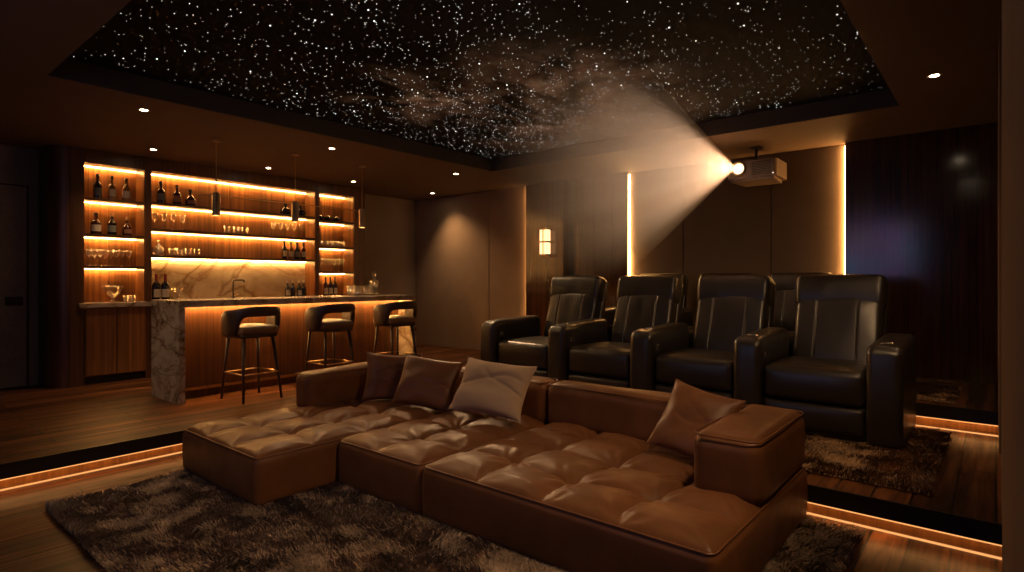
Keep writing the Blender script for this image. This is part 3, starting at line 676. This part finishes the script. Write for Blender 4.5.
# ================================================================ SOFA
SX0, SXB, SY0, SY1, SH = 2.40, 3.95, .90, 4.86, .345
CHX = 1.805
YA_, YB_ = 2.755, 3.66
sofa = thing('sectional_sofa', 'large low cognac leather sectional sofa with tufted seats and chaise on the rug', 'sofa', (0,0,0))
Z0 = .0135
def tuft(x0, x1, y0, y1, nx, ny, A, zc):
    hx, hy = (x1-x0)/2, (y1-y0)/2
    def fn(P, N):
        q = P.copy()
        wx = .028*np.sin(P[:,1]*5.3+P[:,0]*3.1+x0)+.05*(vnoise(P[:,0]*2+9, P[:,1]*2, 1)-.5)
        wy = .028*np.sin(P[:,0]*4.7-P[:,1]*2.3+y0)+.05*(vnoise(P[:,0]*2, P[:,1]*2+5, 2)-.5)
        ed = np.minimum(1, np.minimum(hx-np.abs(P[:,0]), hy-np.abs(P[:,1]))/.12); ed = np.clip(ed, 0, 1)
        s = np.clip((P[:,0]+hx)/(2*hx)+wx*ed/(2*hx), 0, 1)*nx; t_ = np.clip((P[:,1]+hy)/(2*hy)+wy*ed/(2*hy), 0, 1)*ny
        fs, ft = np.abs(2*(s-np.floor(np.minimum(s, nx-1e-6)))-1), np.abs(2*(t_-np.floor(np.minimum(t_, ny-1e-6)))-1)
        fs, ft = np.clip(fs, 0, 1), np.clip(ft, 0, 1)
        bx, by = 1-fs**2.5, 1-ft**2.5
        h = A*(bx*by)**.50
        # pulled buttons with radiating folds
        ci, cj = np.round(s), np.round(t_); dx, dy = (s-ci)*2*hx/nx, (t_-cj)*2*hy/ny
        r = np.hypot(dx, dy); th = np.arctan2(dy, dx)
        inner = (ci > .5) & (ci < nx-.5) & (cj > .5) & (cj < ny-.5)
        h = h + np.where(inner, -.022*np.exp(-(r/.06)**2) + -.0*r+.0050*np.sin(th*9+ci*3+cj*5+4*vnoise(P[:,0]*9,P[:,1]*9,8))*np.exp(-((r-.12)/.075)**2), .0036*np.sin(th*10+ci+3*vnoise(P[:,0]*9,P[:,1]*9,8))*np.exp(-((r-.12)/.075)**2))
        h += (.014*(vnoise(P[:,0]*5, P[:,1]*5, 4)-.5)+.0035*(vnoise(P[:,0]*17, P[:,1]*14, 9)-.5))*np.sqrt(bx*by)
        up = np.clip((N[:,2]-.45)/.55, 0, 1)
        inset = np.clip(ed, 0, 1)**.55
        q[:,2] += np.where(P[:,2] > 0, h*up*inset, 0)
        # soft sag of the upright faces
        side = (np.abs(N[:,2]) < .4)
        q[:,0] += np.where(side, N[:,0]*.008*np.sin((P[:,2]+.15)/.3*PI), 0); q[:,1] += np.where(side, N[:,1]*.008*np.sin((P[:,2]+.15)/.3*PI), 0)
        return q
    return fn
def module(x0, x1, y0, y1, nx, ny, A=.075):
    hx, hy, hz = (x1-x0)/2, (y1-y0)/2, (SH-Z0)/2
    o = gbox('seat_module', ((x0+x1)/2, (y0+y1)/2, (SH+Z0)/2), (hx, hy, hz), .045, (int(hx*2/.011), int(hy*2/.011), 8), M['leather'], sofa, tuft(x0, x1, y0, y1, nx, ny, A, SH))
    r = .05; e = .012; pts = []
    for cx, cy, a0 in ((x1-r, y1-r, 0), (x0+r, y1-r, PI/2), (x0+r, y0+r, PI), (x1-r, y0+r, 1.5*PI)):
        for k in range(6): a = a0+PI/2*k/5; pts.append((cx+(r-e)*math.cos(a), cy+(r-e)*math.sin(a), SH-.008))
    G().tube(pts, .0055, 6, True).build('piping', M['leather_pillow'], o, smooth=True)
    return o
module(CHX, SXB, YB_+.004, SY1, 5, 3, .050)
module(SX0, SXB, YA_+.004, YB_-.004, 4, 2, .052)
module(SX0, SXB, SY0, YA_-.004, 4, 4, .054)
for (x0, x1, y0, y1) in ((CHX+.06, SXB-.06, YB_+.06, SY1-.06), (SX0+.06, SXB-.06, SY0+.06, YB_-.06)):
    G().box(x0, x1, y0, y1, .0135, .05).build('plinth', M['blackmat'], sofa)
def block(name, x0, x1, y0, y1, z0, z1, r=.078):
    hx, hy, hz = (x1-x0)/2, (y1-y0)/2, (z1-z0)/2
    def fn(P, N):
        q = P.copy(); w = .012*(vnoise(P[:,0]*4+x0, P[:,1]*4+P[:,2]*4, 5)-.5)
        puff = .012*(1-(P[:,0]/hx)**2*.0)*np.clip(1-np.maximum(np.abs(P[:,1]/hy), np.abs(P[:,0]/hx))**4, 0, 1)
        q[:,2] += np.where(N[:,2] > .5, puff, 0)+w*.5; q += N*w[:,None]; return q
    o = gbox(name, ((x0+x1)/2, (y0+y1)/2, (z0+z1)/2), (hx, hy, hz), r, (max(4, int(hx*2/.05)), max(4, int(hy*2/.05)), 6), M['leather'], sofa, fn)
    # seam line around the top edge
    e = .010; pts = []
    for cx, cy, a0 in ((x1-r, y1-r, 0), (x0+r, y1-r, PI/2), (x0+r, y0+r, PI), (x1-r, y0+r, 1.5*PI)):
        for k in range(5): a = a0+PI/2*k/4; pts.append((cx+(r-e)*math.cos(a), cy+(r-e)*math.sin(a), z1-.012))
    G().tube(pts, .0045, 6, True).build('seam', M['leather_pillow'], o, smooth=True)
    return o
BT0 = .33
block('armrest', 3.0, SXB, SY0, 1.27, BT0, .69)
block('backrest', 3.69, SXB, 1.275, YA_-.003, BT0, .685)
block('backrest', 3.69, SXB, YA_+.003, 4.60, BT0, .685)
block('backrest', 2.73, SXB, 4.605, SY1, BT0, .675)
# pillows
def pillow(name, label, c, W, H, T, mat, yaw, tilt, roll, seed=0, crease=.0, cat='pillow'):
    n = 44; V, F = [], []
    g = np.linspace(-1, 1, n+1); X, Y = np.meshgrid(g, g, indexing='ij')
    pin = 1-.10*(1-np.abs(X)**2.0)*np.abs(Y)**6; pin2 = 1-.10*(1-np.abs(Y)**2.0)*np.abs(X)**6
    px_, py_ = X*W/2*pin2, Y*H/2*pin
    th = T/2*np.clip((1-np.abs(X)**2.6)*(1-np.abs(Y)**2.6), 0, 1)**.55
    wr = (vnoise(X*2+seed, Y*2, seed)-.5)*.026+(vnoise(X*5+seed, Y*5, seed+2)-.5)*.004
    cr = crease*np.exp(-((Y-.15-.25*np.sin(X*2.2+seed))/.07)**2)*(1-X**2)
    cr2 = crease*.7*np.exp(-((X*.6+Y*.8-.3+.1*np.sin(Y*5))/.06)**2)*(1-Y**2)
    fr = th+(wr-cr-cr2)*np.minimum(1, th/(T*.2)); bk = -th+wr*.4*np.minimum(1, th/(T*.2))
    bk = np.minimum(bk, fr-.0)
    idx = lambda i, j, s: s*(n+1)**2+i*(n+1)+j
    for Zc in (fr, bk):
        for i in range(n+1):
            for j in range(n+1): V.append((px_[i,j], py_[i,j], Zc[i,j]))
    for i in range(n):
        for j in range(n):
            F.append((idx(i,j,0), idx(i+1,j,0), idx(i+1,j+1,0), idx(i,j+1,0))); F.append((idx(i,j,1), idx(i,j+1,1), idx(i+1,j+1,1), idx(i+1,j,1)))
    me = bpy.data.meshes.new(name); me.from_pydata(V, [], F)
    bm = bmesh.new(); bm.from_mesh(me); bmesh.ops.remove_doubles(bm, verts=bm.verts, dist=.0004); bm.to_mesh(me); bm.free()
    me.polygons.foreach_set('use_smooth', [True]*len(me.polygons)); me.materials.append(mat)
    o = link(bpy.data.objects.new(name, me)); tag(o, label, cat)
    # local: x across, y up, z = front normal
    o.matrix_world = Matrix.Translation(c) @ Matrix.Rotation(yaw, 4, 'Z') @ Matrix.Rotation(PI/2-tilt, 4, 'X') @ Matrix.Rotation(roll, 4, 'Z')
    pts = [(px_[i,0], py_[i,0], 0) for i in range(n)]+[(px_[n,j], py_[n,j], 0) for j in range(n)]+[(px_[i,n], py_[i,n], 0) for i in range(n,0,-1)]+[(px_[0,j], py_[0,j], 0) for j in range(n,0,-1)]
    G().tube(pts, .004, 6, True).build('piping', mat, o, smooth=True)
    return o
# front normal after yaw=0 is -Y ; yaw -90deg makes it face -X
pillow('throw_pillow', 'brown leather pillow in the sofa corner, half behind another brown pillow', (3.40, 4.29, .60), .50, .44, .15, M['leather_pillow'], -.70, .25, -.08, 1, .006)
pillow('throw_pillow', 'brown leather pillow leaning between the corner pillow and the beige one', (3.40, 3.80, .605), .56, .46, .16, M['leather_pillow'], -1.10, .45, -.12, 4, .008)
pillow('throw_pillow', 'beige linen pillow tilted against the sofa back', (3.42, 3.06, .645), .63, .47, .18, M['linen'], -1.28, .62, -.08, 7, .030)
pillow('throw_pillow', 'brown leather pillow tucked into the corner by the armrest', (3.47, 1.43, .62), .46, .47, .14, M['leather_pillow'], -1.50, .60, -.22, 11, .006)
# ================================================================ RECLINERS
def arm_mesh(parent, y0, y1, name, ctrl, light=True):
    hx, hy, hz = .47, (y1-y0)/2, .39
    def fn(P, N):
        q = P.copy(); u_ = (P[:,0]+hx)/(2*hx)
        q[:,2] += np.where(P[:,2] > 0, .03*u_-.03*np.clip(1-u_*7, 0, 1)**2, 0)
        q[:,0] += np.where(P[:,0] < 0, -.02*np.cos(np.clip(P[:,2]/hz, -1, 1)*PI/2), 0)
        return q
    a = gbox(name, (hx+.0, (y0+y1)/2, hz), (hx, hy, hz), .055, (12,4,8), M['black'], parent, fn)
    cy = (y0+y1)/2
    G().lathe([(0,.776), (.040,.776), (.046,.779), (.046,.786), (.041,.789), (.038,.784), (0,.782)], 20, (.17, cy, .0)).build('cup_holder', M['chrome'], a, angle=40)
    G().box(.05, .10, cy-.035, cy+.035, .762, .773, .003, 1).build('control_panel', M['chrome'], a)
    if ctrl:
        G().box(.12, .175, y0-.006, y0+.003, .60, .65, .004, 1).build('switch_plate', M['chrome'], a)
        G().cyl((.16, y0-.010, .625), (.16, y0-.004, .625), .012, n=14).build('switch_button', M['blackmat'], a)
    return a
def make_recliner(right):
    o = thing('recliner', '', 'recliner')
    sy = .382
    gbox('base', (.49, 0, .15), (.42, sy, .13), .03, (4,4,3), M['black'], o)
    def ft(P, N):
        q = P.copy(); q[:,0] += np.where(N[:,0] < -.3, -.018*(1-(P[:,1]/sy)**4)*(1-(P[:,2]/.11)**2), 0); return q
    gbox('footrest', (.075, 0, .165), (.035, sy-.012, .105), .03, (2,12,6), M['black'], o, ft)
    def stf(P, N):
        q = P.copy(); e = np.clip(1-(P[:,1]/(sy-.005))**4, 0, 1)
        q[:,2] += np.where(N[:,2] > .3, .030*e*np.clip(1-((P[:,0]+.05)/.42)**2, 0, 1)-.010*np.exp(-((P[:,0]+.33)/.012)**2), 0)
        q[:,0] += np.where(N[:,0] < -.3, -.025*e*(1-(P[:,2]/.15)**2), 0)
        return q
    gbox('seat_cushion', (.47, 0, .415), (.43, sy-.006, .135), .05, (40,14,6), M['black'], o, stf)
    ta = .30; R = roty(ta)
    def bk(P, N):
        q = P.copy(); f = N[:,0] < -.2
        yy = np.abs(P[:,1]); g = -.009*np.exp(-((yy-.175)/.006)**2)-.012*np.exp(-((P[:,2]-.0)/.5)**2)*0
        bulge = .030*np.clip(1-(yy/.36)**2.5, 0, 1)
        wr = .014*(vnoise(P[:,1]*6, P[:,2]*5, 6)-.5)
        q[:,0] += np.where(f, -(bulge+g+wr)*np.clip(1-(np.abs(P[:,2])/.37)**6, 0, 1), 0); return q
    gbox('backrest', (1.065, 0, .76), (.085, .365, .36), .05, (2,150,26), M['black'], o, bk, R)
    def hd(P, N):
        q = P.copy(); f = N[:,0] < .3
        wr = .008*(vnoise(P[:,1]*8, P[:,2]*6+3, 8)-.5)
        q[:,0] += np.where(f, -.028*np.clip(1-(P[:,2]/.165)**2, 0, 1)+wr, 0); q[:,2] += np.where(N[:,2] > .4, .008*np.clip(1-(P[:,1]/.37)**4, 0, 1), 0); return q
    gbox('headrest', (1.195, 0, 1.145), (.098, .378, .165), .055, (3,24,10), M['black'], o, hd, roty(.20))
    gbox('back_shell', (1.205, 0, .87), (.05, .385, .40), .04, (2,6,10), M['black'], o, None, roty(.25))
    arm_mesh(o, .384, .613, 'armrest', True)
    if right: arm_mesh(o, -.625, -.384, 'armrest', False)
    return o
RX = 5.09
rc = make_recliner(False)
rl = ['black leather recliner in the front row closest to the bar', 'black leather recliner second from the bar in the front row', 'black leather recliner third from the bar, behind the sofa seam and right-hand pillow', 'black leather recliner with both armrests at the right end of the front row']
for i, y in enumerate((4.150, 3.150, 2.148)):
    if i == 0: rc.location = (RX, y, PZ+.013); rc['label'] = rl[0]; rc['group'] = 'front row recliners'
    else: dup(rc, (RX, y, PZ+.013), 0, rl[i], 'front row recliners')
r4 = make_recliner(True); r4.location = (RX, 1.146, PZ+.013); r4['label'] = rl[3]; r4['group'] = 'front row recliners'
s2 = .875
rl2 = ['black recliner in the back row nearest the bar side, mostly hidden', 'black recliner in the middle of the back row, mostly hidden behind the front row', 'black recliner at the right end of the back row, seen between two front recliners']
for i, y in enumerate((3.510, 2.632, 1.754)):
    dup(rc if i < 2 else r4, (6.36, y, P2), 0, rl2[i], 'back row recliners', (s2, s2, s2))
# ================================================================ PROJECTOR AND BEAM
LX, LY, LZ = 7.02, 2.365, 2.83
pj = thing('projector', 'champagne grey ceiling projector with glowing lens above the back row', 'projector', (0,0,0))
px0, px1, py0, py1, pz0, pz1 = 7.06, 7.58, 1.945, 2.50, 2.715, 2.915
gg = G(); gg.prism([(px0, py0+.02), (px0, py1-.02), (px0+.03, py1), (px1-.06, py1), (px1, py1-.06), (px1, py0+.06), (px1-.06, py0), (px0+.03, py0)], pz0, pz1)
gg.build('housing', M['projbody'], pj)
gg = G(); gg.prism([(px0+.03, py0+.03), (px0+.03, py1-.03), (px1-.04, py1-.06), (px1-.04, py0+.06)], pz0-.035, pz0); gg.build('underside', M['projbody'], pj)
g = G()
for k in range(9): g.box(px0-.004, px0+.002, py0+.05, py0+.27, pz0+.022+k*.0185, pz0+.032+k*.0185)
g.build('vent_grille', M['projdark'], pj)
def ringx(prof, n=28):
    g = G().lathe(prof, n); bmesh.ops.transform(g.bm, matrix=Matrix.Translation((px0, LY, LZ)) @ Matrix.Rotation(-PI/2, 4, 'Y'), verts=g.bm.verts); return g
ringx([(.062,0), (.088,0), (.086,.03), (.078,.036), (.070,.030), (.062,.012)]).build('lens_ring', M['brass'], pj, smooth=True)
ringx([(0,.018), (.03,.016), (.055,.010), (.062,.004), (0,.002)]).build('lens', M['lens'], pj, smooth=True)
G().cyl((px0+.2, (py0+py1)/2, pz1), (px0+.2, (py0+py1)/2, CZ-.015), .02, n=14).build('mount_pole', M['blackmat'], pj)
G().cyl((px0+.2, (py0+py1)/2, CZ-.018), (px0+.2, (py0+py1)/2, CZ-.001), .07, n=20).build('ceiling_plate', M['blackmat'], pj)
G().cyl((px0-.002, py0+.03, pz0+.025), (px0-.008, py0+.03, pz0+.025), .007, n=10).build('indicator', M['switchlight'], pj)
AX = Vector((-1, .10, -.14)).normalized(); HALF = math.radians(17.0)
sp = bpy.data.lights.new('projector_beam', 'SPOT'); sp.energy = 400; sp.color = (1,.55,.31); sp.spot_size = 2*HALF; sp.spot_blend = .25; sp.shadow_soft_size = .02
spo = link(bpy.data.objects.new('projector_beam', sp), pj); spo.location = (LX-.03, LY, LZ)
spo.rotation_euler = AX.to_track_quat('-Z', 'Y').to_euler()
# haze in the beam: a cone of thin scattering air, clipped under the ceiling
n = 40; Lh = 3.3; V = [(LX-.035, LY, LZ)]; F = []
q = AX.to_track_quat('Z', 'Y'); ha = math.tan(HALF*1.04)
for ri in range(1, 13):
    s_ = Lh*ri/12
    for k in range(n):
        p = Vector((LX-.035, LY, LZ))+q @ Vector((math.cos(2*PI*k/n)*s_*ha, math.sin(2*PI*k/n)*s_*ha, s_))
        V.append((p.x, p.y, min(p.z, (CZ-.01) if p.x > RX1-.02 else RZ-.012)))
for k in range(n): F.append((0, 1+(k+1) % n, 1+k))
for ri in range(11):
    for k in range(n):
        a = 1+ri*n; F.append((a+k, a+(k+1) % n, a+n+(k+1) % n, a+n+k))
F.append(tuple(1+11*n+k for k in range(n)))
t = NT('projector_haze'); tcx = t.n('ShaderNodeTexCoord')
mp = t.n('ShaderNodeMapping'); mp.inputs['Location'].default_value = (-(LX-.035), -LY, -LZ); t.l(tcx.outputs['Object'], mp.inputs[0])
vl = t.n('ShaderNodeVectorMath', operation='LENGTH'); t.l(mp.outputs[0], vl.inputs[0])
nrm = t.n('ShaderNodeVectorMath', operation='NORMALIZE'); t.l(mp.outputs[0], nrm.inputs[0])
fall = t.math('POWER', t.math('SUBTRACT', 1.0, t.math('MULTIPLY', vl.outputs['Value'], 1/Lh), True), 1.25)
streak = t.noise(nrm.outputs[0], 9.0, 3, .6); st_ = t.ramp(streak, [(.35, (.55,.55,.55)), (.65, (1.25,1.25,1.25))])
den = t.math('MULTIPLY', t.math('MULTIPLY', t.math('MULTIPLY', fall, t.math('POWER', t.math('MULTIPLY', vl.outputs['Value'], 1.35), 1.3)), st_), .66)
vs = t.n('ShaderNodeVolumeScatter'); vs.inputs['Color'].default_value = (1,.86,.72,1); vs.inputs['Anisotropy'].default_value = .1
t.l(den, vs.inputs['Density']); t.l(vs.outputs[0], t.out.inputs['Volume'])
hz = mesh_obj('projector_haze', V, F, t.m); hz['kind'] = 'stuff'; tag(hz, 'warm hazy light beam fanning out from the projector lens', 'light beam')
# screen behind the viewpoint, which the projector plays on
t = NT('projected_picture'); v = t.coords()
nn = t.noise(t.coords((1,1,1)), .9, 2, .5); nb = t.noise(t.coords((1,1.4,1), rot=(.4,.2,0)), 1.3, 2)
cc = t.ramp(nn, [(.32, (.10,.30,.60)), (.45, (.16,.40,.58)), (.55, (.42,.16,.55)), (.68, (.32,.42,.16))])
cc = t.mul(cc, t.ramp(nb, [(.35, (.4,.4,.4)), (.7, (1,1,1))]))
e = t.n('ShaderNodeEmission'); t.l(cc, e.inputs[0]); e.inputs[1].default_value = 1.5; t.l(e.outputs[0], t.out.inputs['Surface'])
scn = thing('projection_screen', 'wide projection screen with a blue and violet picture on the wall facing the seats', 'screen', (0,0,0))
G().box(LEFT+.03, LEFT+.035, 1.55, 4.55, 1.45, 2.95).build('picture', t.m, scn)
G().box(LEFT+.001, LEFT+.03, 1.48, 4.62, 1.38, 3.02).build('frame', M['blackmat'], scn)
# ================================================================ RUGS
def rug_mat(name, dark, light):
    t = NT(name); v = t.coords()
    n1 = t.noise(v, 6.5, 4, .6, .3); n2 = t.noise(v, 60, 2)
    c = t.ramp(n1, [(.33, dark), (.52, tuple((a*.6+b*.4) for a, b in zip(dark, light))), (.70, light)])
    c = t.mul(c, t.ramp(n2, [(.3, (.55,.55,.55)), (.7, (1.25,1.25,1.25))]))
    t.bsdf(c, .75, 0, .25, Sheen_Weight=.25, Sheen_Roughness=.4); return t.m
def rug(label, x0, x1, y0, y1, z, dens, mat, skip=None, H=.042, seed=0):
    o = thing('shag_rug', label, 'rug', (0,0,0))
    G().box(x0, x1, y0, y1, z+.001, z+.012, .004, 1).build('backing', mat, o)
    r = np.random.default_rng(seed+31)
    N = int((x1-x0)*(y1-y0)*dens)
    x = r.uniform(x0-.01, x1+.01, N); y = r.uniform(y0-.01, y1+.01, N)
    if skip is not None: k = ~skip(x, y); x, y = x[k], y[k]
    N = len(x)
    ang = vnoise(x*2.2, y*2.2, seed)*4+vnoise(x*8, y*8, seed+1)*3+r.normal(0, .7, N)
    lean = .35+.7*vnoise(x*7+7, y*7, seed+2)+r.normal(0, .15, N)
    h = H*(.65+.5*vnoise(x*5, y*5+3, seed+3))*r.uniform(.75, 1.2, N)
    w = r.uniform(.0028, .0050, N)
    dx, dy = np.cos(ang), np.sin(ang); wx, wy = -dy, dx
    mx, my = x+dx*h*lean*.35, y+dy*h*lean*.35; tx, ty = x+dx*h*lean*.95, y+dy*h*lean*.95
    z0 = z+.010
    V = np.empty((N, 5, 3))
    V[:,0] = np.stack([x-wx*w, y-wy*w, np.full(N, z0)], 1); V[:,1] = np.stack([x+wx*w, y+wy*w, np.full(N, z0)], 1)
    V[:,2] = np.stack([mx-wx*w*.9, my-wy*w*.9, z0+h*.62], 1); V[:,3] = np.stack([mx+wx*w*.9, my+wy*w*.9, z0+h*.62], 1)
    V[:,4] = np.stack([tx, ty, z0+h*.95], 1)
    b = np.arange(N)*5
    me = bpy.data.meshes.new('pile'); me.vertices.add(N*5); me.vertices.foreach_set('co', V.reshape(-1))
    loops = np.stack([b, b+1, b+3, b+2, b+2, b+3, b+4], 1).reshape(-1)
    me.loops.add(N*7); me.loops.foreach_set('vertex_index', loops.astype(np.int32))
    st_ = np.stack([np.arange(N)*7, np.arange(N)*7+4], 1).reshape(-1); me.polygons.add(N*2)
    me.polygons.foreach_set('loop_start', st_.astype(np.int32))
    me.update(calc_edges=True); me.validate(); me.polygons.foreach_set('use_smooth', [True]*len(me.polygons)); me.materials.append(mat)
    p = link(bpy.data.objects.new('pile', me), o); p['kind'] = 'stuff'
    return o
M['rug'] = rug_mat('brown_shag', (.16,.110,.080), (.62,.465,.34))
M['rug2'] = rug_mat('golden_brown_shag', (.14,.082,.043), (.48,.29,.15))
def under_sofa(x, y): return ((x > CHX+.06) & (y > YB_+.06) & (y < SY1-.06)) | ((x > SX0+.06) & (x < SXB-.06) & (y > SY0+.06) & (y < SY1-.06))
rug('large dark brown shag rug on the lower floor under the sofa', .95, 3.92, .60, 4.77, 0, 14500, M['rug'], under_sofa, .045, 1)
rug('mottled brown shag rug under the front row of recliners', 4.22, 5.98, .30, 4.85, PZ, 12500, M['rug2'], lambda x, y: ((x > RX+.05) & (y > .62) & (y < 4.70)) | (y > 3.6), .034, 2)
rug('brown shag rug on the upper tier behind the recliners at the right', 6.24, 7.45, .27, 1.19, P2, 11000, M['rug2'], None, .032, 3)
# ================================================================ CAMERA, WORLD, RENDER SETTINGS
cam = bpy.data.cameras.new('camera'); co = link(bpy.data.objects.new('camera', cam))
cam.sensor_width = 36; cam.lens = 36*FPX/1024; cam.shift_y = -(286-HZ)/1024; cam.clip_start = .01; cam.clip_end = 60
co.location = (0,0,CAMH); co.rotation_euler = (PI/2, 0, YAW-PI/2)
sc.camera = co
w = bpy.data.worlds.new('world'); sc.world = w; w.use_nodes = True
bgd = w.node_tree.nodes.get('Background'); bgd.inputs[0].default_value = (.02,.012,.008,1); bgd.inputs[1].default_value = .1
cy = sc.cycles
cy.use_denoising = True; cy.max_bounces = 7; cy.diffuse_bounces = 4; cy.glossy_bounces = 4; cy.transparent_max_bounces = 14; cy.volume_bounces = 0
cy.sample_clamp_indirect = 2.5; cy.caustics_reflective = False; cy.caustics_refractive = False; cy.blur_glossy = .5
try: cy.volume_step_rate = 2.0; cy.volume_max_steps = 64
except Exception: pass
vs_ = sc.view_settings; vs_.view_transform = 'Standard'; vs_.look = 'None'; vs_.gamma = 1; vs_.exposure = 0.75; vs_.use_curve_mapping = False
sc.display_settings.display_device = 'sRGB'
